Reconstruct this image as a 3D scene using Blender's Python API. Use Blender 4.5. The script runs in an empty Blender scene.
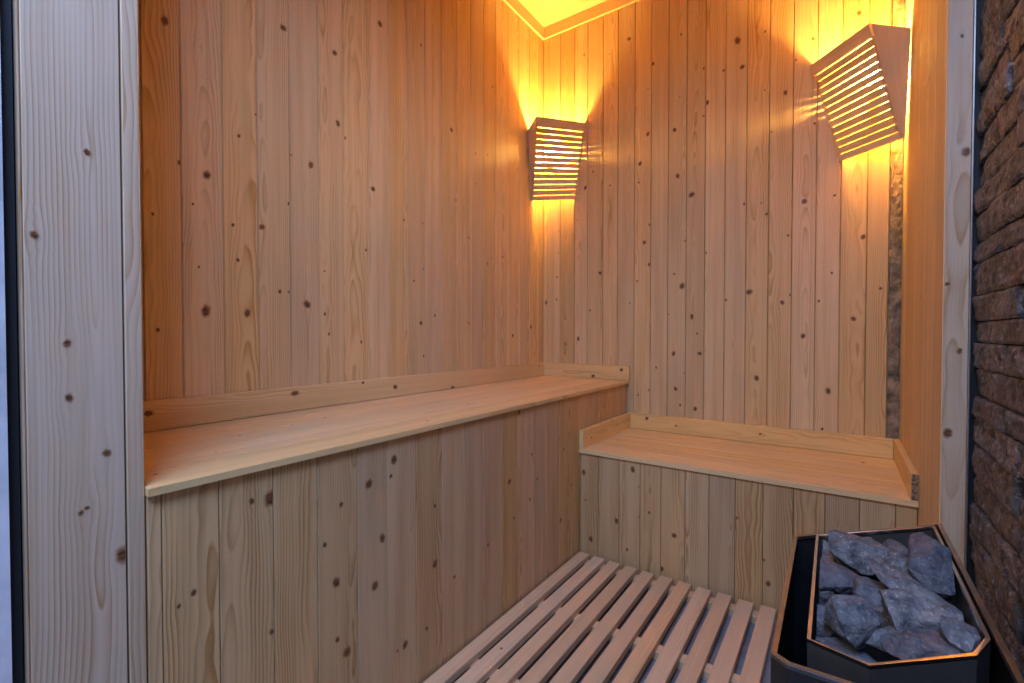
import bpy, math, random
import numpy as np
from mathutils import Vector, Matrix, noise

SC = bpy.context.scene
COL = SC.collection

# ------------------------------------------------------------------ camera
CAM = np.array([1.38404, -2.28658, 0.945]); YAW, PIT, FPX = 0.6104, -0.0174, 469.2865
cyw, syw, cpt, spt = math.cos(YAW), math.sin(YAW), math.cos(PIT), math.sin(PIT)
FW = np.array([-syw*cpt, cyw*cpt, spt]); RT = np.array([cyw, syw, 0.0]); UP = np.cross(RT, FW)
def hit(px, py, ax, val):
    """point of the plane (axis ax = val) seen at a pixel of the photograph"""
    d = FW + RT*(px-512)/FPX - UP*(py-341.5)/FPX
    return CAM + d*((val-CAM[ax])/d[ax])
cd = bpy.data.cameras.new('camera'); cam = bpy.data.objects.new('camera', cd); COL.objects.link(cam)
cd.sensor_width = 36; cd.lens = FPX*36/1024; cd.clip_start = 0.02
cam.matrix_world = Matrix(((RT[0], UP[0], -FW[0], CAM[0]), (RT[1], UP[1], -FW[1], CAM[1]), (RT[2], UP[2], -FW[2], CAM[2]), (0, 0, 0, 1)))
SC.camera = cam

# room measures (metres)
W1, Z1 = 0.5145, 0.7066      # upper bench: front edge, seat height
D2, Z2 = 0.543, 0.4685       # lower bench: depth, seat height
X2, ZC = 1.5716, 2.652       # right wall, ceiling
YF = -2.02                   # inner face of the front partition

# ------------------------------------------------------------------ node helpers
class NT:
    def __init__(s, name):
        s.m = bpy.data.materials.new(name); s.m.use_nodes = True
        s.t = s.m.node_tree; s.b = s.t.nodes['Principled BSDF']
    def n(s, typ, **kw):
        x = s.t.nodes.new(typ)
        for k, v in kw.items(): setattr(x, k, v)
        return x
    def l(s, a, b): s.t.links.new(a, b)
    def put(s, sock, v):
        if isinstance(v, bpy.types.NodeSocket): s.l(v, sock)
        else: sock.default_value = v
    def math(s, op, a, b=0.0, c=None, clamp=False):
        x = s.n('ShaderNodeMath', operation=op); x.use_clamp = clamp
        s.put(x.inputs[0], a); s.put(x.inputs[1], b)
        if c is not None: s.put(x.inputs[2], c)
        return x.outputs[0]
    def mix(s, f, a, b, blend='MIX'):
        x = s.n('ShaderNodeMix', data_type='RGBA', blend_type=blend)
        s.put(x.inputs[0], f); s.put(x.inputs[6], a); s.put(x.inputs[7], b)
        return x.outputs[2]
    def noise(s, vec, scale, detail=2.0, rough=0.5):
        x = s.n('ShaderNodeTexNoise'); s.put(x.inputs['Vector'], vec)
        x.inputs['Scale'].default_value = scale; x.inputs['Detail'].default_value = detail; x.inputs['Roughness'].default_value = rough
        return x.outputs[0]
    def attr(s, name, out='Fac'):
        x = s.n('ShaderNodeAttribute', attribute_name=name); return x.outputs[out]
    def comb(s, a, b, c):
        x = s.n('ShaderNodeCombineXYZ')
        for i, v in enumerate((a, b, c)): s.put(x.inputs[i], v)
        return x.outputs[0]
    def smooth(s, v, a, b):
        x = s.n('ShaderNodeMapRange', interpolation_type='SMOOTHSTEP'); s.put(x.inputs[0], v)
        x.inputs[1].default_value = a; x.inputs[2].default_value = b
        return x.outputs[0]
    def bump(s, h, strength, dist):
        x = s.n('ShaderNodeBump'); x.inputs['Strength'].default_value = strength; x.inputs['Distance'].default_value = dist
        s.l(h, x.inputs['Height']); s.l(x.outputs[0], s.b.inputs['Normal'])

def C(r, g, b): return (r, g, b, 1)
def wood(name, light, dark, amount=0.45, ring=0.0052, quarter=False, rough=0.46, tint=0.10, knot=(0.085, 0.036, 0.016)):
    k = NT(name)
    gc = k.attr('gc', 'Vector'); seed = k.attr('seed'); kr = k.attr('kr')
    sp = k.n('ShaderNodeSeparateXYZ'); k.l(gc, sp.inputs[0]); u, w, v = sp.outputs
    wn = k.n('ShaderNodeTexWhiteNoise', noise_dimensions='1D'); k.l(seed, wn.inputs['W'])
    rc = k.n('ShaderNodeSeparateColor'); k.l(wn.outputs['Color'], rc.inputs[0]); r1, r2, r3 = rc.outputs
    off = k.math('MULTIPLY', seed, 7.31)
    big = k.noise(k.comb(k.math('MULTIPLY_ADD', u, 3.0, off), k.math('MULTIPLY', w, 3.0), k.math('MULTIPLY_ADD', v, 1.3, off)), 1.0, 2.0)
    big2 = k.noise(k.comb(k.math('MULTIPLY_ADD', u, 10.0, off), k.math('MULTIPLY', w, 5.0), k.math('MULTIPLY', v, 3.5)), 1.0, 2.0)
    if quarter:
        rad = k.math('ADD', k.math('MULTIPLY_ADD', w, 0.35, u), k.math('MULTIPLY', big, 0.012))
    else:
        uu = k.math('ADD', k.math('SUBTRACT', u, k.math('MULTIPLY_ADD', r1, 0.10, -0.05)), k.math('MULTIPLY_ADD', big, 0.05, -0.025))
        dd = k.math('ADD', k.math('MULTIPLY_ADD', r2, 0.05, 0.004), k.math('MULTIPLY', v, k.math('MULTIPLY_ADD', r3, 0.05, -0.025)))
        dd = k.math('ADD', k.math('ADD', dd, w), k.math('MULTIPLY_ADD', big2, 0.030, -0.015))
        rad = k.math('SQRT', k.math('ADD', k.math('POWER', k.math('ABSOLUTE', uu), 2.0), k.math('POWER', k.math('ABSOLUTE', dd), 2.0)))
    fr = k.math('FRACT', k.math('DIVIDE', rad, ring))
    prof = k.math('MULTIPLY', k.math('POWER', fr, 2.2), k.math('SUBTRACT', 1.0, k.smooth(fr, 0.86, 1.0)))
    vary = k.noise(k.comb(k.math('MULTIPLY_ADD', u, 25.0, off), k.math('MULTIPLY', w, 25.0), k.math('MULTIPLY', v, 1.5)), 1.0, 3.0)
    amt = k.math('MULTIPLY', k.math('MULTIPLY', prof, amount*3.0), k.smooth(vary, 0.30, 0.72))
    fibre = k.noise(k.comb(k.math('MULTIPLY', u, 420.0), k.math('MULTIPLY', w, 420.0), k.math('MULTIPLY_ADD', v, 9.0, off)), 1.0, 3.0)
    col = k.mix(amt, C(*light), C(*dark))
    col = k.mix(k.math('MULTIPLY_ADD', fibre, 0.30, -0.03, clamp=True), col, C(*[0.5*(a+b)*0.86 for a, b in zip(light, dark)]))
    # board to board difference in tone
    t = k.math('MULTIPLY_ADD', r3, 2*tint, 1-tint)
    hs = k.n('ShaderNodeHueSaturation'); k.put(hs.inputs['Value'], t); k.put(hs.inputs['Saturation'], k.math('MULTIPLY_ADD', r2, 0.22, 0.88)); k.l(col, hs.inputs['Color'])
    col = hs.outputs[0]
    stk = k.noise(k.comb(k.math('MULTIPLY_ADD', u, 70.0, off), k.math('MULTIPLY', w, 70.0), k.math('MULTIPLY', v, 0.9)), 1.0, 3.0)
    col = k.mix(k.math('MULTIPLY', k.smooth(stk, 0.46, 0.72), 0.42), col, C(*[0.5*(a*0.8+b) for a, b in zip(light, dark)]))
    # resin-brown blush and the knots themselves
    halo = k.math('SUBTRACT', 1.0, k.smooth(kr, 0.55, 1.0))
    col = k.mix(k.math('MULTIPLY', halo, 0.75), col, C(dark[0]*0.55, dark[1]*0.42, dark[2]*0.35))
    kn = k.noise(gc, 260.0, 2.0)
    core = k.math('SUBTRACT', 1.0, k.smooth(k.math('ADD', kr, k.math('MULTIPLY_ADD', kn, 0.5, -0.25)), 0.38, 0.66))
    col = k.mix(core, col, k.mix(k.smooth(kn, 0.35, 0.65), C(*knot), C(knot[0]*2.6, knot[1]*2.3, knot[2]*2.0)))
    k.l(col, k.b.inputs['Base Color'])
    k.put(k.b.inputs['Roughness'], k.math('MULTIPLY_ADD', fibre, 0.22, rough-0.08))
    k.b.inputs['Specular IOR Level'].default_value = 0.5
    k.bump(k.math('SUBTRACT', k.math('MULTIPLY', fibre, 0.5), k.math('MULTIPLY', amt, 0.4)), 0.25, 0.0006)
    return k.m

M_WALL = wood('pine_cladding', (0.77, 0.55, 0.29), (0.48, 0.25, 0.075), 0.50, tint=0.13)
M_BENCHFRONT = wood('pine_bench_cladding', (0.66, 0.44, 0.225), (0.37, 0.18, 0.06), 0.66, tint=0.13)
M_SEAT = wood('pine_seat_boards', (0.84, 0.59, 0.28), (0.58, 0.32, 0.10), 0.45, tint=0.06)
M_SLAT = wood('pine_floor_slats', (0.78, 0.54, 0.33), (0.55, 0.32, 0.17), 0.28, tint=0.10, rough=0.5)
M_EDGE = wood('pine_straight_grain', (0.80, 0.59, 0.32), (0.52, 0.29, 0.11), 0.75, ring=0.0075, quarter=True, tint=0.04, rough=0.58)
M_LAMP = wood('lamp_pine', (0.82, 0.56, 0.32), (0.60, 0.34, 0.14), 0.20, ring=0.008, quarter=True, tint=0.05)
M_JAMB = wood('frame_pine', (0.68, 0.52, 0.37), (0.42, 0.22, 0.085), 0.55, ring=0.0058, tint=0.03, rough=0.38)
M_CEIL = wood('ceiling_pine', (0.78, 0.55, 0.32), (0.62, 0.37, 0.16), 0.15, tint=0.03)

def simple(name, col, rough, metal=0.0, nscale=0, namp=0.3, bump=0, bscale=200, spec=0.5):
    k = NT(name); tc = k.n('ShaderNodeTexCoord').outputs['Object']
    if nscale:
        f = k.noise(tc, nscale, 5.0, 0.6)
        c = k.mix(k.smooth(f, 0.3, 0.7), C(*[x*(1-namp) for x in col]), C(*[min(1, x*(1+namp)) for x in col])); k.l(c, k.b.inputs['Base Color'])
    else: k.b.inputs['Base Color'].default_value = C(*col)
    k.b.inputs['Roughness'].default_value = rough; k.b.inputs['Metallic'].default_value = metal
    k.b.inputs['Specular IOR Level'].default_value = spec
    if bump: k.bump(k.noise(tc, bscale, 4.0, 0.6), bump, 0.002)
    return k.m
M_STEEL = simple('brushed_steel', (0.42, 0.41, 0.41), 0.30, 1.0, 30, 0.12, 0.1, 300)
M_RIM = simple('polished_steel_edge', (0.78, 0.76, 0.74), 0.25, 1.0)
M_BLACK = simple('black_enamel', (0.035, 0.034, 0.036), 0.38, 0.6, 20, 0.2)
M_SEAL = simple('dark_rubber', (0.012, 0.014, 0.018), 0.6)
M_CONC = simple('grey_floor_screed', (0.27, 0.28, 0.31), 0.55, 0, 14, 0.18, 0.2, 90)
M_MARBLE = simple('pale_grey_marble', (0.60, 0.62, 0.66), 0.32, 0, 9, 0.22)
M_BARK = simple('weathered_board', (0.24, 0.185, 0.13), 0.85, 0, 22, 0.65, 0.9, 60)
def stone_mat():
    k = NT('split_stone'); tc = k.n('ShaderNodeTexCoord').outputs['Object']
    a = k.noise(tc, 9, 6, 0.65); b = k.noise(tc, 90, 5, 0.7); s = k.attr('seed')
    wn = k.n('ShaderNodeTexWhiteNoise', noise_dimensions='1D'); k.l(s, wn.inputs['W'])
    c = k.mix(k.smooth(a, 0.35, 0.65), C(0.072, 0.070, 0.080), C(0.20, 0.180, 0.185))
    c = k.mix(k.smooth(b, 0.50, 0.66), c, C(0.36, 0.32, 0.32)); c = k.mix(k.smooth(k.noise(tc, 38, 5, 0.7), 0.50, 0.60), c, C(0.035, 0.033, 0.038))
    c = k.mix(k.math('MULTIPLY', wn.outputs['Value'], 0.5), c, C(0.07, 0.055, 0.052))
    k.l(c, k.b.inputs['Base Color']); k.b.inputs['Roughness'].default_value = 0.62
    k.bump(k.math('ADD', k.math('MULTIPLY', b, 0.6), k.noise(tc, 28, 5, 0.6)), 0.9, 0.006)
    return k.m
M_STONE = stone_mat()
def rock_mat():
    k = NT('heater_stone'); tc = k.n('ShaderNodeTexCoord').outputs['Object']
    inf = k.n('ShaderNodeObjectInfo').outputs['Random']
    a = k.noise(tc, 32, 8, 0.75); b = k.noise(tc, 200, 4, 0.7)
    c = k.mix(k.smooth(a, 0.35, 0.68), C(0.060, 0.066, 0.082), C(0.31, 0.30, 0.30))
    c = k.mix(k.smooth(b, 0.55, 0.75), c, C(0.60, 0.58, 0.58))
    c = k.mix(k.math('MULTIPLY', inf, 0.72), c, C(0.065, 0.075, 0.105))
    k.l(c, k.b.inputs['Base Color']); k.b.inputs['Roughness'].default_value = 0.60
    k.bump(k.math('ADD', k.math('MULTIPLY', b, 0.35), k.noise(tc, 70, 6, 0.65)), 0.8, 0.004)
    return k.m
M_ROCK = rock_mat()
def emit(name, col, s):
    k = NT(name); k.b.inputs['Base Color'].default_value = C(1, .9, .7)
    k.b.inputs['Emission Color'].default_value = C(*col); k.b.inputs['Emission Strength'].default_value = s
    return k.m
M_BULB = emit('lit_bulb', (1.0, 0.575, 0.12), 1450.0)

# ------------------------------------------------------------------ mesh builder for timber
class WB:
    """collects boards as one mesh; keeps grain coordinates, board number and knot radius on every vertex"""
    def __init__(s): s.v = []; s.f = []; s.gc = []; s.sd = []; s.kr = []; s.sm = []
    def grid(s, P, G, seed, kr=None):
        b = len(s.v); nr, nc = len(P), len(P[0])
        for i in range(nr):
            for j in range(nc):
                s.v.append(tuple(P[i][j])); s.gc.append(G[i][j]); s.sd.append(seed); s.kr.append(2.0)
        for i in range(nr-1):
            for j in range(nc-1):
                a = b+i*nc+j; s.f.append((a, a+1, a+nc+1, a+nc))
    def board(s, O, U, V, N, w, l, th, ch=0.0015, seed=None, knots=(), step=0.02, back=True, quirk=None):
        """O = corner on the face; U across (w), V along the grain (l), N out of the face; th = thickness"""
        O, U, V, N = [np.array(a, float) for a in (O, U, V, N)]
        if np.dot(np.cross(U, V), N) < 0: O = O+U*w; U = -U; flip = True
        else: flip = False
        if seed is None: seed = random.random()*97
        kn = [((w-a if flip else a), b, r) for a, b, r in knots]
        us = [0, ch]+list(np.linspace(ch, w-ch, 7)[1:-1])+[w-ch, w]
        rows = max(2, int(l/step)) if kn else max(2, int(l/0.25))
        vs = [0, ch]+list(np.linspace(ch, l-ch, rows+1)[1:-1])+[l-ch, l]
        def warp(u, v):
            for a, b, r in kn:
                R = max(2.2*r, 0.012); e = math.exp(-((u-a)/R)**2-((v-b)/(2.6*R))**2)
                if e > 0.01: u = u-(u-a)*0.75*e
            return u
        P = []; G = []
        qd = quirk if quirk else ch
        for i, v in enumerate(vs):
            pr = []; gr = []
            for j, u in enumerate(us):
                d = 0
                if j in (0, len(us)-1): d = -qd
                if i in (0, len(vs)-1): d = min(d, -ch)
                pr.append(O+U*u+V*v+N*d); gr.append((warp(u, v)-w/2, d, v))
            P.append(pr); G.append(gr)
        s.grid(P, G, seed)
        e = -th
        def strip(a, b, ga, gb): s.grid([a, b], [ga, gb], seed)
        c = [(0, 0), (w, 0), (w, l), (0, l)]
        top = [P[0], [r[-1] for r in P], P[-1][::-1], [r[0] for r in P][::-1]]
        gt = [G[0], [r[-1] for r in G], G[-1][::-1], [r[0] for r in G][::-1]]
        for tp, g in zip(top, gt):
            bt = []; gb = []
            for q, gg in zip(tp, g):
                dd = np.dot(q-O, N); bt.append(q+N*(e-dd)); gb.append((gg[0], e, gg[2]))
            strip(bt, tp, gb, g)
        if back:
            q = [O+U*a+V*b+N*e for a, b in c]
            b0 = len(s.v)
            for p, (a, b) in zip(q, c): s.v.append(tuple(p)); s.gc.append((a-w/2, e, b)); s.sd.append(seed); s.kr.append(2.0)
            s.f.append((b0+3, b0+2, b0+1, b0))
        # knots: thin skins lying in the face
        for a, b, r in kn:
            a = min(max(a, ch+r*0.35), w-ch-r*0.35)
            n = 20; ph = random.random()*6; c0 = len(s.v); rr = [0.0, 0.35, 0.7, 1.0]
            ax = r*random.uniform(0.9, 1.1); ay = r*random.uniform(1.0, 1.45)
            lift = N*0.00035
            s.v.append(tuple(O+U*a+V*b+lift*1.3)); s.gc.append((a-w/2, 0, b)); s.sd.append(seed); s.kr.append(0.0)
            for q in rr[1:]:
                for t in range(n):
                    th_ = t*2*math.pi/n; wob = 1+0.10*math.sin(2*th_+ph)+0.06*math.sin(5*th_+ph*2)
                    uu = min(max(a+math.cos(th_)*ax*q*wob*1.5, ch), w-ch); vv = min(max(b+math.sin(th_)*ay*q*wob*1.5, ch), l-ch)
                    s.v.append(tuple(O+U*uu+V*vv+lift*(1.3-0.6*q))); s.gc.append((warp(uu, vv)-w/2, 0, vv)); s.sd.append(seed); s.kr.append(q)
            for t in range(n):
                t2 = (t+1) % n; s.f.append((c0, c0+1+t, c0+1+t2))
                for m in range(2):
                    i0 = c0+1+m*n; s.f.append((i0+t, i0+n+t, i0+n+t2, i0+t2))
    def box(s, a, b, grain=2, face=None, **kw):
        """axis-aligned board between two corners; grain = axis of the fibres; face = axis the broad face looks along"""
        a = np.array(a, float); b = np.array(b, float); d = b-a; ax = [i for i in range(3) if i != grain]
        if face is None: face = ax[0] if d[ax[0]] < d[ax[1]] else ax[1]
        ua = [i for i in ax if i != face][0]
        E3 = np.eye(3); O = a.copy(); O[face] = b[face]
        s.board(O, E3[ua], E3[grain], E3[face], d[ua], d[grain], d[face], **kw)
    def build(s, name, mat, parent=None, origin=None):
        me = bpy.data.meshes.new(name); V_ = np.array(s.v)
        if origin is not None: V_ = V_-np.array(origin)
        me.from_pydata(V_.tolist(), [], s.f); me.update()
        a = me.attributes.new('gc', 'FLOAT_VECTOR', 'POINT'); a.data.foreach_set('vector', np.array(s.gc, np.float32).ravel())
        a = me.attributes.new('seed', 'FLOAT', 'POINT'); a.data.foreach_set('value', np.array(s.sd, np.float32))
        a = me.attributes.new('kr', 'FLOAT', 'POINT'); a.data.foreach_set('value', np.array(s.kr, np.float32))
        return link(name, me, mat, parent, origin)
def link(name, me, mat, parent=None, origin=None):
    o = bpy.data.objects.new(name, me); COL.objects.link(o)
    if mat: me.materials.append(mat)
    if parent: 
        o.parent = parent
        if origin is not None: o.location = Vector(origin)-parent.location
        else: o.matrix_parent_inverse = Matrix.Translation(-parent.location)
    elif origin is not None: o.location = origin
    return o
class MB:
    def __init__(s): s.v = []; s.f = []; s.sd = None
    def quadbox(s, c8):
        b = len(s.v); s.v += [tuple(p) for p in c8]
        s.f += [tuple(b+i for i in q) for q in ((0, 3, 2, 1), (4, 5, 6, 7), (0, 1, 5, 4), (1, 2, 6, 5), (2, 3, 7, 6), (3, 0, 4, 7))]
    def box(s, a, b):
        x0, y0, z0 = a; x1, y1, z1 = b
        s.quadbox([(x0, y0, z0), (x1, y0, z0), (x1, y1, z0), (x0, y1, z0), (x0, y0, z1), (x1, y0, z1), (x1, y1, z1), (x0, y1, z1)])
    def wallring(s, top, bot, th, closed=True):
        """sheet-metal wall along a polyline (top and bottom points), thickness th to the right-hand side in plan"""
        n = len(top); off = []
        for i in range(n):
            p = Vector(top[i]); a = Vector(top[(i-1) % n]); c = Vector(top[(i+1) % n])
            if not closed and i == 0: a = p-(c-p)
            if not closed and i == n-1: c = p+(p-a)
            d1 = (p-a); d2 = (c-p); d1.z = d2.z = 0; d1.normalize(); d2.normalize()
            n1 = Vector((d1.y, -d1.x, 0)); n2 = Vector((d2.y, -d2.x, 0)); m = (n1+n2).normalized()
            off.append(m*(th/max(0.4, m.dot(n1))))
        for i in range(n if closed else n-1):
            j = (i+1) % n
            t0, t1, b0, b1 = [Vector(x) for x in (top[i], top[j], bot[i], bot[j])]
            s.quadbox([b0, b1, b1+off[j], b0+off[i], t0, t1, t1+off[j], t0+off[i]])
    def cyl(s, c, r, h, n=20, r2=None):
        b = len(s.v); r2 = r if r2 is None else r2
        for k, (z, q) in enumerate(((0, r), (h, r2))):
            for i in range(n): s.v.append((c[0]+q*math.cos(i*2*math.pi/n), c[1]+q*math.sin(i*2*math.pi/n), c[2]+z))
        s.f.append(tuple(b+n-1-i for i in range(n))); s.f.append(tuple(b+n+i for i in range(n)))
        for i in range(n): j = (i+1) % n; s.f.append((b+i, b+j, b+n+j, b+n+i))
    def build(s, name, mat, parent=None, bevel=0.0, smooth=False):
        me = bpy.data.meshes.new(name); me.from_pydata(s.v, [], s.f); me.update()
        if smooth: me.polygons.foreach_set('use_smooth', [True]*len(me.polygons))
        o = link(name, me, mat, parent)
        if bevel:
            m = o.modifiers.new('bevel', 'BEVEL'); m.width = bevel; m.segments = 2; m.limit_method = 'ANGLE'
        return o
def struct(o): o['kind'] = 'structure'; return o
def tag(o, label, cat, group=None):
    o['label'] = label; o['category'] = cat
    if group: o['group'] = group
    return o
def empty(name, loc, label, cat, group=None):
    o = bpy.data.objects.new(name, None); COL.objects.link(o); o.location = loc; o.empty_display_size = 0.1
    return tag(o, label, cat, group)

# knots measured on the photograph: (px, py, size) with s small, m middling, l large
SZ = {'t': 0.0028, 's': 0.0042, 'm': 0.0078, 'l': 0.0112}
def P(txt): 
    r = []
    for t in txt.split():
        a, b, c = t.split(','); r.append((float(a), float(b), SZ[c]))
    return r
K_LEFT = P('165,21,m 207,175,m 206,311,l 239,136,s 158,330,s 180,163,s 193,204,t 199,267,t 233,225,s 238,260,s 247.5,313,m 153,214,t 256.5,115,t 283.4,28,m 380,24,m 334.6,53,m 338,123.5,m 345,138,s 421,45,s 290.6,155,t 311,165,m 290,204,s 261.7,227,m 373,189,m 366,250,s 451.5,130,m 475.4,153.6,s 487.6,154.7,s 492.6,87,s 280,291.6,s 289,292,t 307.3,304.4,l 325,314,s 329,334,s 324.6,271,t 361.3,342,s 414,281,s 423.6,269,t 421,323,m 434.8,315.5,s 468.7,323,s 423.6,356,s 456,200,s 468.7,237.6,s 487.6,263.8,s 404,220,s 502.7,257,s 512.7,335.6,m 531,327,m 503,316,t 423,223.7,t 476,183.6,t 527.7,142,t')
K_BACK = P('584,55,s 609.5,54,t 629,39,m 652.3,64,m 681,34.5,s 679.7,96.6,t 647.8,134,m 674.5,130,m 640,163.6,m 677.7,176,m 638.5,182.6,s 691.6,194.8,l 593,171.7,s 610,185.5,s 585.3,187.8,m 648,88.6,t 859,13,m 785.3,92.8,m 813,38.7,s 765,31.6,s 742,67,m 764.6,90,t 796,60,t 814.5,123.4,s 771.6,131.8,t 804.3,201.4,m 761.4,203,t 766.4,214,s 744,204,s 834.5,195.4,s 863,237,m 788,235.5,s 749,292,l 782,302.5,m 790.5,295,s 818.6,301,s 831.7,273,s 853.3,318.8,m 880.5,288.5,s 803,336,m 756.7,378.5,m 828,391,m 822,429,s 673.5,353.6,m 699.6,353.5,m 656,367.6,s 685,373,t 675.5,388.7,m 756.3,377.6,m 638,395,s 649.4,390,s 680,405,s 695,408.8,m 649.4,224.7,s 644.3,242.5,m 685.3,240.8,s 706,252.8,s 649.2,264.5,m 600,273,m 637.2,281,s 674,274,s 682,286,l 725.8,300,s 590,310.4,s 691.8,316.5,m 697,333.6,s 629.7,303.4,t 669,314.6,t 578.2,338.8,m 565.5,344,s 546.6,302.5,m 556.4,299.4,s 557,277,s 558.3,253,t 559,230.8,t 576.5,220.5,t 737.5,40.7,l 742.3,67,m 723.6,70.6,s 707,102.7,m 703.6,116,s 703.6,68.5,s')
K_UF = P('193.7,592.6,s 252,501,s 272.6,497.4,l 272,631.6,s 179,606,t 394,459.7,m 391,476,s 369,484,m 341.3,504.5,s 324.8,544.7,s 382.4,538,m 336.4,582.4,m 375,585.7,m 337.6,639.6,s 347,652,m 405.2,644.6,m 397.7,650.8,t 435,563.7,m 435,505.7,s 427,628.4,s 509.5,481.7,m 514,517.8,s 560,520.7,m 531.7,454.4,s 537.2,479,s 529.8,499.4,s 571,485,s 454.5,577,s 518.5,412.5,m 488,544.8,s 563.6,449.5,s')
K_LF = P('583.7,472.3,m 632.7,469.3,m 616.6,521,m 590.7,539,m 627,549.5,s 674,535.5,m 649,512.6,s 639.5,517,t 639.5,487,t 661,568.7,m 585.4,499.7,t 768,583.6,m 762.8,559.7,s 736.6,518,s 843,540,s')
K_US = P('324.6,417.5,s 291.4,425,s 239,436,s 427,420.8,s 466.5,404,s 154.8,474.5,s 215,452,t 385,402,t')
K_LS = P('675.6,450,s 662,437.7,s 760.5,451,s 789,453,s 863,462.7,m 650,446,t 735,462,t')
K_UB = P('148.2,413.4,m 294.6,393.3,m 395,387,m 452.5,388,m 362.7,382.7,s 539,366,s')
K_UBB = P('621.4,369.9,m 593.1,376,m')
K_LL = P('612,420,s 591.4,437.5,s')
K_LB = P('646.7,418.4,m 676,425.8,s 760,434,s')
K_JAMB = P('87,152.4,s 34,235,s 67,343.5,s 69,398,s 107,453,s 122.5,555,m 81,513,t 87,508,t')
K_POST = P('966,152,m 947,284,s 959.5,351,s 947.6,433,m 962,36,t')

def knots_on(K, ax, val, f):
    out = []
    for px, py, r in K:
        p = hit(px, py, ax, val); out.append(f(p)+(r,))
    return out
def planks(wb, O, U, V, N, seams, l, th, K, ch=0.0022, quirk=0.004, **kw):
    """K in (u from O, v from O, r)"""
    O, U = np.array(O, float), np.array(U, float)
    for a, b in zip(seams[:-1], seams[1:]):
        kn = [(k[0]-a, k[1], k[2]) for k in K if a <= k[0] < b and 0 < k[1] < l]
        wb.board(O+U*(a+0.0004), U, V, N, b-a-0.0008, l, th, ch=ch, quirk=quirk, knots=kn, back=False, **kw)

random.seed(11)
# ------------------------------------------------------------------ the room
# left wall (x = 0), vertical boards
w = WB()
seamL = [2.12, 2.045, 1.955, 1.864, 1.782, 1.683, 1.59, 1.493, 1.397, 1.302, 1.201, 1.11, 1.017, 0.921, 0.827, 0.729, 0.634, 0.54, 0.445, 0.344, 0.245, 0.143, 0.05, 0.0][::-1]
planks(w, (0, 0, 0.0), (0, -1, 0), (0, 0, 1), (1, 0, 0), seamL, ZC, 0.016, knots_on(K_LEFT, 0, 0, lambda p: (-p[1], p[2])))
w.box((-0.05, -2.16, 0), (-0.017, 0.0, ZC), back=True)
struct(w.build('wall_left', M_WALL))
# back wall (y = 0)
w = WB()
seamB = [0.0, 0.028, 0.109, 0.198, 0.275, 0.363, 0.445, 0.533, 0.616, 0.70, 0.785, 0.868, 0.953, 1.04, 1.127, 1.214, 1.298, 1.380, 1.4645, 1.532]
planks(w, (0, 0, 0), (1, 0, 0), (0, 0, 1), (0, -1, 0), seamB, ZC, 0.016, knots_on(K_BACK, 1, 0, lambda p: (p[0], p[2])))
w.box((-0.05, 0.017, 0), (X2+0.06, 0.05, ZC), face=1)
struct(w.build('wall_back', M_WALL))
# weathered strip in the right back corner
def rough_strip():
    vs = []; fs = []; nz = 170; nx = 6
    for i in range(nz+1):
        z = Z2+0.02+(ZC-Z2-0.03)*i/nz
        for j in range(nx+1):
            x = 1.534+(1.569-1.534)*j/nx
            d = 0.007*noise.noise(Vector((x*40, 3, z*9)))+0.003*noise.noise(Vector((x*120, 9, z*40)))
            xe = 0.002*noise.noise(Vector((j, 2, z*30))) if j in (0, nx) else 0
            vs.append((x+xe, 0.006+d, z))
    for i in range(nz):
        for j in range(nx): a = i*(nx+1)+j; fs.append((a, a+1, a+nx+2, a+nx+1))
    me = bpy.data.meshes.new('trim_5'); me.from_pydata(vs, [], fs); me.update()
    o = link('trim_5', me, M_BARK); m = o.modifiers.new('s', 'SOLIDIFY'); m.thickness = 0.008; m.offset = 1
    return o
struct(rough_strip())
# right wall, interior part, fine straight grain
w = WB()
sR = [0.0, 0.145, 0.29, 0.435, 0.58, 0.725, 0.868]
planks(w, (X2, 0, 0), (0, -1, 0), (0, 0, 1), (-1, 0, 0), sR, ZC, 0.03, [(0.33, 1.28, .004), (0.52, 1.05, .004), (0.62, 1.62, .004)], ch=0.0006, quirk=0.0006)
struct(w.build('wall_right', M_EDGE))
# end post of the right wall, face towards the opening
w = WB()
kp = knots_on(K_POST, 1, -0.872, lambda p: (p[0]-(X2+0.0015), p[2]))
w.board((X2+0.0015, -0.872, 0), (1, 0, 0), (0, 0, 1), (0, -1, 0), 0.0405, ZC, 0.10, ch=0.001, knots=kp, seed=31)
struct(w.build('trim_1', M_JAMB))
m = MB(); m.box((X2+0.0425, -0.876, 0), (X2+0.0455, -0.80, ZC))
struct(m.build('trim_2', M_RIM, bevel=0.0006))
m = MB(); m.box((X2+0.0457, -0.86, 0), (X2+0.075, -0.80, ZC))
struct(m.build('trim_3', M_SEAL))
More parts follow.
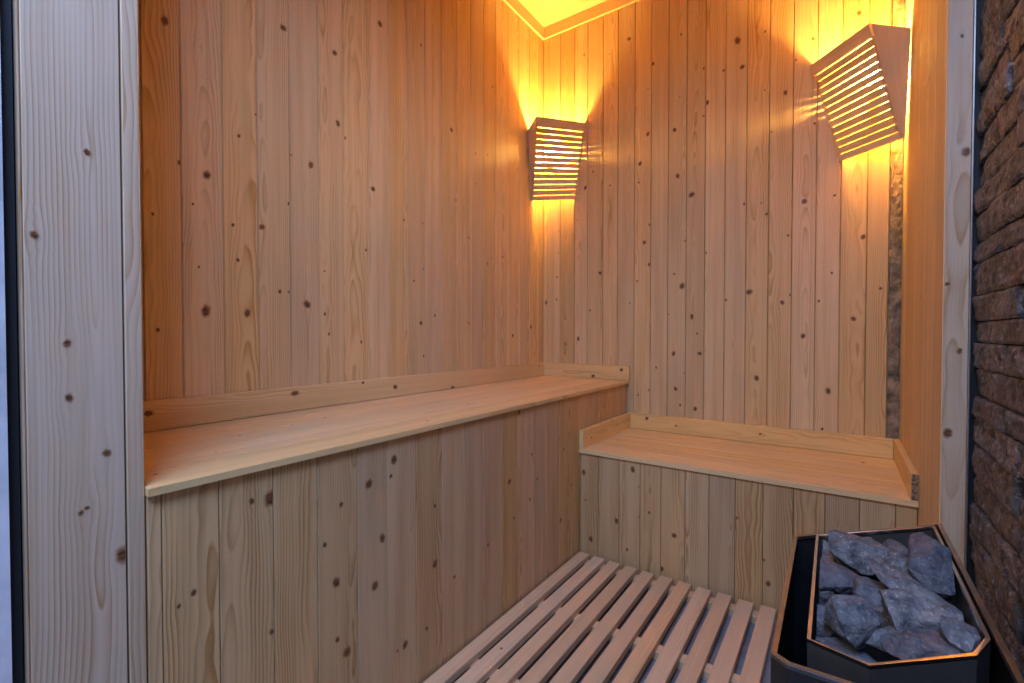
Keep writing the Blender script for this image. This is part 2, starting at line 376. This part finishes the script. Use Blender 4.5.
# split-face stone cladding
def stone_wall():
    rnd = random.Random(5); V_ = []; F_ = []; S_ = []
    z = 0.0; X0 = 1.630
    while z < ZC-0.01:
        h = rnd.choice([0.045, 0.055, 0.055, 0.06, 0.07]); h = min(h, ZC-z); y = -0.862+rnd.uniform(0, 0.0)
        while y > -2.42:
            ln = rnd.uniform(0.10, 0.36); y1 = max(y-ln, -2.45)
            pro = rnd.uniform(0.0, 0.009); sd = rnd.random()*50
            tl = rnd.uniform(-0.003, 0.003); tv = rnd.uniform(-0.003, 0.003)
            ny = max(4, int((y-y1)/0.010)); nz = 7; b = len(V_)
            for i in range(nz+1):
                for j in range(ny+1):
                    fy, fz = j/ny, i/nz; yy = y+(y1-y)*fy; zz = z+h*fz
                    ed = min(fy*ny, (1-fy)*ny, fz*nz, (1-fz)*nz, 1.0)
                    n1 = noise.noise(Vector((sd, yy*14, zz*22))); n2 = noise.noise(Vector((sd+9, yy*60, zz*70)))
                    x = X0-pro-(0.006*n1+0.0035*n2)+tl*(fy-.5)+tv*(fz-.5)+0.003*(1-ed)
                    V_.append((x, yy+0.0012*(1 if j == 0 else -1 if j == ny else 0)*-1, zz+(0.0012 if i == 0 else -0.0012 if i == nz else 0))); S_.append(sd)
            nc = ny+1
            for i in range(nz):
                for j in range(ny): a = b+i*nc+j; F_.append((a, a+nc, a+nc+1, a+1))
            # returns into the joint
            ring = [b+j for j in range(nc)]+[b+i*nc+ny for i in range(1, nz+1)]+[b+nz*nc+j for j in range(ny-1, -1, -1)]+[b+i*nc for i in range(nz-1, 0, -1)]
            r0 = len(V_)
            for q in ring: V_.append((X0+0.03, V_[q][1], V_[q][2])); S_.append(sd)
            n = len(ring)
            for k in range(n): F_.append((ring[k], ring[(k+1) % n], r0+(k+1) % n, r0+k))
            y = y1
        z += h
    b = len(V_); V_ += [(X0+.03, -.80, 0), (X0+.03, -2.45, 0), (X0+.03, -2.45, ZC), (X0+.03, -.80, ZC), (X0+.10, -.80, 0), (X0+.10, -2.45, 0), (X0+.10, -2.45, ZC), (X0+.10, -.80, ZC)]
    S_ += [0]*8; F_ += [tuple(b+i for i in q) for q in ((0, 3, 2, 1), (4, 5, 6, 7), (0, 1, 5, 4), (1, 2, 6, 5), (2, 3, 7, 6), (3, 0, 4, 7))]
    me = bpy.data.meshes.new('wall_right_stone'); me.from_pydata(V_, [], F_); me.update()
    a = me.attributes.new('seed', 'FLOAT', 'POINT'); a.data.foreach_set('value', np.array(S_, np.float32))
    return link('wall_right_stone', me, M_STONE)
struct(stone_wall())
# ceiling of broad boards, cornice boards along the left and the back wall
w = WB()
for i in range(9):
    y1 = -i*0.245; w.box((-0.05, y1-0.244, ZC), (X2+0.12, y1+(0.05 if i == 0 else 0), ZC+0.02), grain=0, face=2, ch=0.0015)
struct(w.build('ceiling', M_CEIL))
w = WB(); w.box((0.0005, YF, ZC-0.062), (0.012, -0.0005, ZC-0.0005), grain=1, face=0)
struct(w.build('trim_6', M_CEIL))
w = WB(); w.board((0.012, -0.012, ZC-0.062), (0, 0, 1), (1, 0, 0), (0, -1, 0), 0.0615, X2-0.013, 0.011)
struct(w.build('trim_7', M_CEIL))
# floor
m = MB(); m.box((-0.05, -4.2, -0.06), (2.9, 0.05, 0.0)); struct(m.build('floor', M_CONC))
# front partition left of the opening, its lining board, stop strip, header over the opening
XJ = 0.50
w = WB()
for i in range(5): w.box((0.0+i*0.0965, YF-0.11, 0), (0.0965*(i+1)-0.0005, YF-0.004, ZC), face=1)
struct(w.build('wall_front', M_WALL))
w = WB()
kj = knots_on(K_JAMB, 0, XJ, lambda p: (-2.0435-p[1], p[2]))
w.board((XJ, -2.0435, 0), (0, -1, 0), (0, 0, 1), (1, 0, 0), 0.1035, ZC-0.35, 0.0165, ch=0.001, seed=8.37, knots=kj)
struct(w.build('door_frame_1', M_JAMB)); 
w = WB()
w.box((XJ-0.0165, YF-0.0213, 0), (XJ+0.002, YF, ZC-0.35), ch=0.001, face=0, seed=77.2, knots=[])
struct(w.build('trim_4', M_JAMB))
w = WB(); w.box((XJ-0.018, -2.1505, 0), (XJ-0.0005, -2.1473, ZC-0.35), seed=5.5); struct(w.build('trim_10', M_JAMB))
m = MB(); m.box((0.0, -2.163, 0), (XJ-0.012, -2.1525, ZC-0.35)); struct(m.build('trim_8', M_SEAL))
m = MB(); m.box((-0.3, -2.40, 0), (XJ+0.0, -2.1645, ZC)); struct(m.build('wall_front_outer', M_MARBLE))
w = WB(); w.box((0.4835, YF-0.13, ZC-0.348), (X2+0.05, YF-0.004, ZC), grain=0, face=1); struct(w.build('trim_9', M_WALL))

# ------------------------------------------------------------------ upper bench
T = 0.018
ub = empty('upper_bench', (0.25, -1.0, 0), 'tall pine sauna bench running along the left wall with vertical board front', 'bench')
w = WB()
xs = [T, 0.115, 0.213, 0.312, 0.411, W1]
ks = knots_on(K_US, 2, Z1, lambda p: (p[0], p[1]-YF))
for a, b in zip(xs[:-1], xs[1:]):
    w.board((a+0.0005, YF+0.001, Z1), (1, 0, 0), (0, 1, 0), (0, 0, 1), b-a-0.001, -YF-T-0.002, T-0.004, ch=0.0016, knots=[(k[0]-a, k[1], k[2]*.8) for k in ks if a <= k[0] < b])
w.build('seat', M_SEAT, ub)
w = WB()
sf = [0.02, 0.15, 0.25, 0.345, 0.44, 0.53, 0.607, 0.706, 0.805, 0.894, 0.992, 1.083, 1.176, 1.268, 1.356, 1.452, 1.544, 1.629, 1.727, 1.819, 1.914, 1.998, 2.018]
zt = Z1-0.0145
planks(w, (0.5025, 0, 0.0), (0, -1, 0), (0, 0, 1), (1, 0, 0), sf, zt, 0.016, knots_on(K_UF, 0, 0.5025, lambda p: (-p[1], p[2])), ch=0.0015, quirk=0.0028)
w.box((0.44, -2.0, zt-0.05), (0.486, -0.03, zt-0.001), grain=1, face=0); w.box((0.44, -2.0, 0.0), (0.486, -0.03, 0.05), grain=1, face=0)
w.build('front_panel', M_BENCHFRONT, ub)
w = WB()
kb = knots_on(K_UB, 0, T, lambda p: (p[2]-Z1, p[1]-YF))
w.board((T, YF+0.001, Z1), (0, 0, 1), (0, 1, 0), (1, 0, 0), 0.0735, -YF-T-0.0015, T-0.0006, knots=kb, ch=0.0015)
w.build('side_board', M_SEAT, ub)
w = WB()
kb = knots_on(K_UBB, 1, -T, lambda p: (p[2]-Z1, p[0]-0.001))
w.board((0.001, -T, Z1), (0, 0, 1), (1, 0, 0), (0, -1, 0), 0.0735, W1-0.0005, T-0.0006, knots=kb, ch=0.0015)
w.build('back_board', M_SEAT, ub)

# ------------------------------------------------------------------ lower bench
lb = empty('lower_bench', (1.04, -0.27, 0), 'low pine sauna bench along the back wall, beneath the right wall lamp', 'bench')
w = WB(); X0b = 0.5035
ys = [-D2, -0.446, -0.349, -0.252, -0.155, -T]
ks = knots_on(K_LS, 2, Z2, lambda p: (p[1], p[0]-X0b))
for a, b in zip(ys[:-1], ys[1:]):
    w.board((X0b, a+0.0003, Z2), (0, 1, 0), (1, 0, 0), (0, 0, 1), b-a-0.001, X2-X0b-0.0012, T, ch=0.0016, knots=[(k[0]-a, k[1], k[2]*.8) for k in ks if a <= k[0] < b])
w.build('seat', M_SEAT, lb)
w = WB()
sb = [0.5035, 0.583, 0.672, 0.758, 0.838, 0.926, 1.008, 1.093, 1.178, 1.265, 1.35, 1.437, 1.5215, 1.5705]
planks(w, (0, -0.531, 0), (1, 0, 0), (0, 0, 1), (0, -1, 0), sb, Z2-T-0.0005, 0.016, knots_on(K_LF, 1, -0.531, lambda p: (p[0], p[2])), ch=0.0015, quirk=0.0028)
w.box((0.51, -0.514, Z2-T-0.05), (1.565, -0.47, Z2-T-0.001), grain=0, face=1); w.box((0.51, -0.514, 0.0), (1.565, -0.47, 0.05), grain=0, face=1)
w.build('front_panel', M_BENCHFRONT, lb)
w = WB()
kb = knots_on(K_LL, 0, X0b+T, lambda p: (p[2]-Z2, p[1]+D2))
w.board((X0b+T, -D2, Z2), (0, 0, 1), (0, 1, 0), (1, 0, 0), 0.0765, D2-0.001, T-0.0004, knots=kb)
w.build('side_board', M_SEAT, lb)
w = WB()
kb = knots_on(K_LB, 1, -T, lambda p: (p[2]-Z2, p[0]-X0b-T))
w.board((X0b+T+0.0005, -T, Z2), (0, 0, 1), (1, 0, 0), (0, -1, 0), 0.0765, X2-X0b-2*T-0.0015, T-0.0006, knots=kb)
w.build('back_board', M_SEAT, lb)
w = WB()
w.board((X2-T, -D2, Z2), (0, 0, 1), (0, 1, 0), (-1, 0, 0), 0.0765, D2-0.001, T-0.0008)
w.build('side_board', M_SEAT, lb)
# dark open end grain of the right side board
k = NT('end_grain'); tc = k.n('ShaderNodeTexCoord').outputs['Object']
f = k.noise(tc, 160, 4, 0.6); k.l(k.mix(k.smooth(f, .4, .62), C(.10, .06, .035), C(.42, .27, .15)), k.b.inputs['Base Color']); k.b.inputs['Roughness'].default_value = .8
M_END = k.m
m = MB(); m.box((X2-T+0.001, -D2-0.0006, Z2+0.001), (X2-0.0015, -D2+0.001, Z2+0.0755)); m.build('end_grain', M_END, lb)

# ------------------------------------------------------------------ slatted floor grate
fg = empty('floor_grate', (0.87, -1.25, 0), 'slatted pine floor grate lying between the benches and the heater', 'floor grate')
for i in range(11):
    x = 0.510+0.0667*i; w = WB(); rr = random.uniform(-0.006, 0.004)
    kn = [(0.023, random.uniform(0.4, 1.4), 0.004)] if i in (1, 5) else []
    yb = -0.551+rr; wd = 0.0455+random.uniform(-0.001, 0.001)
    w.board((x, YF+0.03, 0.045), (1, 0, 0), (0, 1, 0), (0, 0, 1), wd, yb-(YF+0.03), 0.02, ch=0.0014, knots=kn)
    w.build('slat', M_SLAT, fg)
for y in (-0.577, -0.93, -1.285, -1.64, -1.95):
    w = WB(); w.box((0.5125, y-0.019, 0.0), (1.2215, y+0.019, 0.0248), grain=0, face=2); w.build('batten', M_SLAT, fg)

# ------------------------------------------------------------------ corner lamps
def lerp(a, b, t): return a+(b-a)*t
def corner_lamp(TL, TR, BR, BL, wallT, wallB, side, bulb, label, n):
    TL, TR, BR, BL, wallT, wallB = [np.array(q, float) for q in (TL, TR, BR, BL, wallT, wallB)]
    root = empty('corner_lamp', (bulb[0], bulb[1], 1.85), label, 'lamp', 'slatted corner lamps')
    Nn = np.cross(TR-TL, BL-TL); Nn /= np.linalg.norm(Nn)
    if np.dot(Nn, CAM-TL) < 0: Nn = -Nn
    def pt(s_, t_): return lerp(lerp(TL, TR, s_), lerp(BL, BR, s_), t_)
    def bar(name, s0, s1, t0, t1, th, off=0.0, grain_s=True):
        w = WB(); a, b, c, d = pt(s0, t1), pt(s1, t1), pt(s1, t0), pt(s0, t0)   # bottom-left, bottom-right, top-right, top-left
        # bilinear board: use a straight board then move its vertices onto the tapered face
        W_ = np.linalg.norm(d-a); L_ = np.linalg.norm(b-a)
        if grain_s: w.board((0, 0, 0), (0, 1, 0), (1, 0, 0), (0, 0, -1), W_, L_, th, ch=0.001)
        else: w.board((0, 0, 0), (1, 0, 0), (0, 1, 0), (0, 0, 1), L_, W_, th, ch=0.001)
        out = []
        for v in w.v:
            s_, t_ = v[0]/L_, v[1]/W_; base = lerp(lerp(a, b, s_), lerp(d, c, s_), t_); dz = v[2] if not grain_s else -v[2]
            out.append(tuple(base+Nn*(dz+off)))
        w.v = out
        # keep normals outward whichever way the face was mirrored
        o = w.build(name, M_LAMP, root); o.data.validate()
        return o
    bar('top_rail', 0, 1, 0.0, 0.115, 0.014)
    bar('bottom_rail', 0, 1, 0.945, 1.0, 0.014)
    for k_ in range(n):
        t0 = 0.120+(0.938-0.120)*k_/n; t1 = 0.120+(0.938-0.120)*(k_+1)/n
        g = (t1-t0)
        bar('slat', 0.03, 0.97, t0+g*0.09, t1-g*0.06, 0.010, -0.001)
    bar('stile', 0, 0.05, 0.115, 0.945, 0.012, -0.0105, False)
    bar('stile', 0.95, 1.0, 0.115, 0.945, 0.012, -0.0105, False)
    # side panel back to the side wall
    fT, fB = (TR, BR) if side > 0 else (TL, BL)
    Sn = np.array((0, -1, 0)); w = WB()
    Wd = 0.1; Lh = 0.4
    w.board((0, 0, 0), (1, 0, 0), (0, 1, 0), (0, 0, 1), Wd, Lh, 0.011, ch=0.0008)
    back = -Nn*0.013
    aB, bB, aT, bT = fB+back*0.9, wallB, fT+back*0.9, wallT
    out = []
    for v in w.v:
        s_, t_ = v[0]/Wd, v[1]/Lh; base = lerp(lerp(aB, bB, s_), lerp(aT, bT, s_), t_)
        out.append(tuple(base-Sn*(-v[2])*1.0+Sn*0.0 if False else base+np.array((0, 1, 0))*(-v[2])))
    w.v = out
    w.build('side_panel', M_LAMP, root)
    # bulb with socket on a back plate in the corner
    m = MB(); bx, by, bz = bulb; nseg, nr = 20, 12; R = 0.029
    for i in range(nr+1):
        th = math.pi*i/nr; r = R*math.sin(th); z = R*math.cos(th)
        if z < 0: z *= 1.35; r *= (1-0.25*(i/nr-0.5)*2)
        for j in range(nseg): m.v.append((bx+r*math.cos(j*2*math.pi/nseg), by+r*math.sin(j*2*math.pi/nseg), bz+z))
    for i in range(nr):
        for j in range(nseg): j2 = (j+1) % nseg; m.f.append((i*nseg+j, (i+1)*nseg+j, (i+1)*nseg+j2, i*nseg+j2))
    m.build('bulb', M_BULB, root, smooth=True)
    m = MB(); m.cyl((bx, by, bz-0.070), 0.013, 0.036, 20, 0.015); m.cyl((bx, by, bz-0.080), 0.02, 0.012, 20)
    m.box((bx-0.012, by, bz-0.080), (bx+0.012, -0.001, bz-0.070))
    m.build('socket', simple('white_ceramic', (.7, .68, .62), .3), root)
    return root
bL = hit(549.5, 153, 1, -0.075); bR = hit(875.5, 80.5, 1, -0.085)
corner_lamp((0.083, -0.205, 2.069), (0.268, -0.006, 2.061), (0.213, -0.006, 1.668), (0.006, -0.131, 1.664), (0.0015, -0.162, 2.036), (0.0015, -0.135, 1.664), -1, tuple(bL),
            'slatted pine wall lamp in the corner above the upper bench', 12)
corner_lamp((1.271, -0.006, 2.036), (1.454, -0.203, 2.033), (1.549, -0.142, 1.630), (1.369, -0.006, 1.627), (1.5700, -0.203, 1.975), (1.5625, -0.142, 1.625), 1, tuple(bR),
            'slatted pine wall lamp in the right corner above the low bench', 12)

# ------------------------------------------------------------------ sauna heater
ht = empty('sauna_heater', (1.43, -1.42, 0), 'steel electric sauna heater filled with rocks beside the stone wall', 'heater')
def zs(x): return 0.560+(x-1.35)*0.26
def V3(l): return [(x, y, zs(x)) for x, y in l]
outer = [(1.314, -1.230), (1.318, -1.638), (1.336, -1.657), (1.45, -1.702), (1.505, -1.702), (1.5335, -1.67), (1.5335, -1.178), (1.500, -1.190), (1.345, -1.223)]
m = MB(); m.wallring(V3(outer), [(x, y, 0.10) for x, y in outer], -0.002); m.build('shell', M_BLACK, ht)
m = MB()
rimo = V3(outer); m.wallring([(x, y, z+0.002) for x, y, z in rimo], [(x, y, z-0.004) for x, y, z in rimo], -0.0065); m.build('shell_rim', M_STEEL, ht)
inner = [(1.3500, -1.228), (1.3535, -1.598), (1.414, -1.641), (1.507, -1.598), (1.5240, -1.562), (1.5240, -1.187), (1.500, -1.195)]
m = MB(); botp = [(1.435+(x-1.435)*0.93, -1.41+(y+1.41)*0.95, 0.25) for x, y in inner]
m.wallring(V3(inner), botp, -0.0016); b = len(m.v)
m.v += [(x, y, 0.26) for x, y, z in botp]; m.f.append(tuple(range(b, b+len(botp)))[::-1]); m.build('stone_basket', simple('satin_steel', (0.13, 0.12, 0.115), 0.38, 0.6, 30, 0.1), ht)
m = MB(); q = V3(inner); m.wallring([(x, y, z+0.0015) for x, y, z in q], [(x, y, z-0.003) for x, y, z in q], -0.0042); m.build('basket_rim', M_RIM, ht)
m = MB(); m.box((1.322, -1.65, 0.098), (1.528, -1.20, 0.104)); m.build('base_plate', M_BLACK, ht)
for x, y in ((1.345, -1.62), (1.345, -1.23), (1.50, -1.62), (1.50, -1.21)):
    m = MB(); m.cyl((x, y, 0), 0.016, 0.012, 20); m.cyl((x, y, 0.010), 0.010, 0.09, 20); m.build('foot', M_BLACK, ht)
for y in (-1.54, -1.28):
    m = MB(); m.box((1.5325, y-0.02, 0.30), (1.606, y+0.02, 0.305)); m.box((1.5325, y-0.02, 0.27), (1.538, y+0.02, 0.305)); m.build('wall_bracket', M_BLACK, ht)

# ------------------------------------------------------------------ stones in the heater
def rock(seed, c, ax, rollang, name, label, planes=20, hard=0.0):
    rnd = random.Random(seed)
    import bmesh
    bm = bmesh.new(); bmesh.ops.create_icosphere(bm, subdivisions=5, radius=1.0)
    pl = []
    for i in range(planes):
        n = Vector((rnd.gauss(0, 1), rnd.gauss(0, 1), rnd.gauss(0, 1))).normalized(); pl.append((n, rnd.uniform(0.62, 0.97)))
    vd = Vector(c)-Vector(CAM); az = math.atan2(vd.y, vd.x)-math.pi/2      # local y points away from the doorway
    Rz = Matrix.Rotation(az, 3, 'Z'); Ry = Matrix.Rotation(math.radians(rollang), 3, 'Y'); R = Rz @ Ry
    for v in bm.verts:
        d = v.co.normalized(); r = 1.25
        for n, h in pl:
            q = d.dot(n)
            if q > 0.05: r = min(r, 1.12*h/q)
        r = min(r, 1.2)
        p = d*r
        p = Vector((p.x*ax[0], p.y*ax[1], p.z*ax[2]))
        nz = noise.noise(p*30+Vector((seed, 0, 0)))*0.0026+noise.noise(p*85+Vector((0, seed, 0)))*0.0022+noise.noise(p*210)*0.0008
        p = R @ (p+d*nz); q = p+Vector(c)
        q.x = min(max(q.x, 1.3615), 1.5160); q.y = min(q.y, -1.2130+0.12*max(0, q.x-1.40)); q.y = max(q.y, -1.5900+0.6*max(0, 1.405-q.x)+1.5*max(0, q.x-1.498))
        v.co = q-Vector(c)
    me = bpy.data.meshes.new(name); bm.to_mesh(me); bm.free()
    o = link(name, me, M_ROCK); o.location = c
    return tag(o, label, 'stone', 'stones in the heater')
def put(px, py, wpx, hpx, ang, label, dz=0.0, seed=1, deep=0.85):
    z = 0.575+dz+(px-880)*0.0003
    p = hit(px, py, 2, z)
    if p[1] < -1.562: p = hit(px, py, 1, -1.562)
    if p[1] > -1.245: p = hit(px, py, 1, -1.245)
    dep = float(np.dot(p-CAM, FW)); a = wpx/2*dep/FPX*0.98
    el = math.atan2(CAM[2]-p[2], math.hypot(*(p-CAM)[:2])); hh = hpx/2*dep/FPX
    b = a*deep; cz = math.sqrt(max((hh*hh-(b*math.sin(el))**2), (hh*0.55)**2))/math.cos(el)
    b = min(b, hh*1.9)
    return rock(seed, tuple(p), (a, b, cz), ang, 'heater_stone', label)
ROCKS = [
    (859, 551, 56, 36, 6, 'biggest pale grey stone at the back of the heater, standing above its rim', 0.010),
    (823, 560, 27, 20, 0, 'small dark blue-grey stone by the left back corner of the heater', -0.012),
    (820, 546, 24, 14, 0, 'dark stone squeezed in the far left corner of the heater', -0.030),
    (830, 577, 56, 26, 10, 'broad brownish-grey stone lying against the left rim of the heater', 0.004),
    (815, 590, 28, 36, 55, 'steep grey stone flank leaning on the left rim below the broad brownish one', -0.012),
    (817, 622, 33, 42, 70, 'dark blue stone standing at the left front of the heater', -0.012),
    (852, 622, 56, 46, -8, 'light angular stone left of centre near the front of the heater', 0.006),
    (848, 591, 28, 20, 15, 'small dark stone between the broad brownish one and the centre', -0.020),
    (873, 597, 34, 34, 20, 'blue-grey pyramid-shaped stone in the middle of the heater', -0.008),
    (912, 591, 80, 28, 28, 'long flat slab of stone slanting down to the right across the heater', 0.000),
    (938, 569, 66, 40, 46, 'long pale grey stone lying along the right rim of the heater', 0.014),
    (901, 568, 34, 28, 35, 'medium stone wedged between the biggest stone and the long pale one', -0.006),
    (897, 550, 26, 18, 0, 'dark stone behind the medium wedged one at the back of the heater', -0.024),
    (911, 614, 58, 46, 8, 'large blue-grey block of stone at the centre front of the heater', 0.006),
    (963, 637, 46, 30, 26, 'medium stone with a pale top by the right front corner of the heater', -0.002),
    (929, 648, 82, 34, -2, 'wide brownish stone touching the front rim of the heater', 0.004),
    (883, 638, 46, 26, -12, 'grey-blue wedge of stone low between the two front blocks', -0.014),
    (850, 657, 66, 20, 12, 'flat brown-grey stone lying along the front left rim of the heater', -0.010),
    (886, 619, 24, 34, 75, 'dark stone deep in the gap right of the light angular stone', -0.028),
    (957, 617, 34, 18, 20, 'dark little stone tucked under the low end of the long slab', -0.020),
    (842, 572, 30, 26, 0, 'shadowed stone deep below the biggest stone of the heater', -0.045),
    (870, 576, 30, 22, 0, 'shadowed stone in the dark hollow behind the pyramid-shaped one', -0.040),
]
for i, (px, py, a, h, ang, lab, dz) in enumerate(ROCKS):
    put(px, py, a, h, ang, lab, dz, seed=i*7+3)

# ------------------------------------------------------------------ daylight from outside the doorway, world, view
wd = bpy.data.worlds.new('world'); SC.world = wd; wd.use_nodes = True
bg = wd.node_tree.nodes['Background']; bg.inputs['Color'].default_value = C(0.38, 0.55, 1.0); bg.inputs['Strength'].default_value = 0.30
def area(name, loc, target, sx, sy, col, power):
    l = bpy.data.lights.new(name, 'AREA'); l.shape = 'RECTANGLE'; l.size = sx; l.size_y = sy; l.color = col; l.energy = power
    o = bpy.data.objects.new(name, l); COL.objects.link(o); o.location = loc
    o.rotation_euler = (Vector(target)-Vector(loc)).to_track_quat('-Z', 'Y').to_euler(); return o
area('daylight', (1.45, -2.85, 2.55), (0.55, -2.0, 1.25), 1.0, 0.7, (0.32, 0.52, 1.0), 50)
area('hall_lamp', (0.72, -3.4, 2.2), (0.95, -1.0, 0.6), 0.7, 0.8, (1.0, 0.74, 0.42), 10)

vs = SC.view_settings; vs.view_transform = 'Standard'; vs.look = 'None'; vs.exposure = 0.30; vs.gamma = 1.0; vs.use_curve_mapping = False
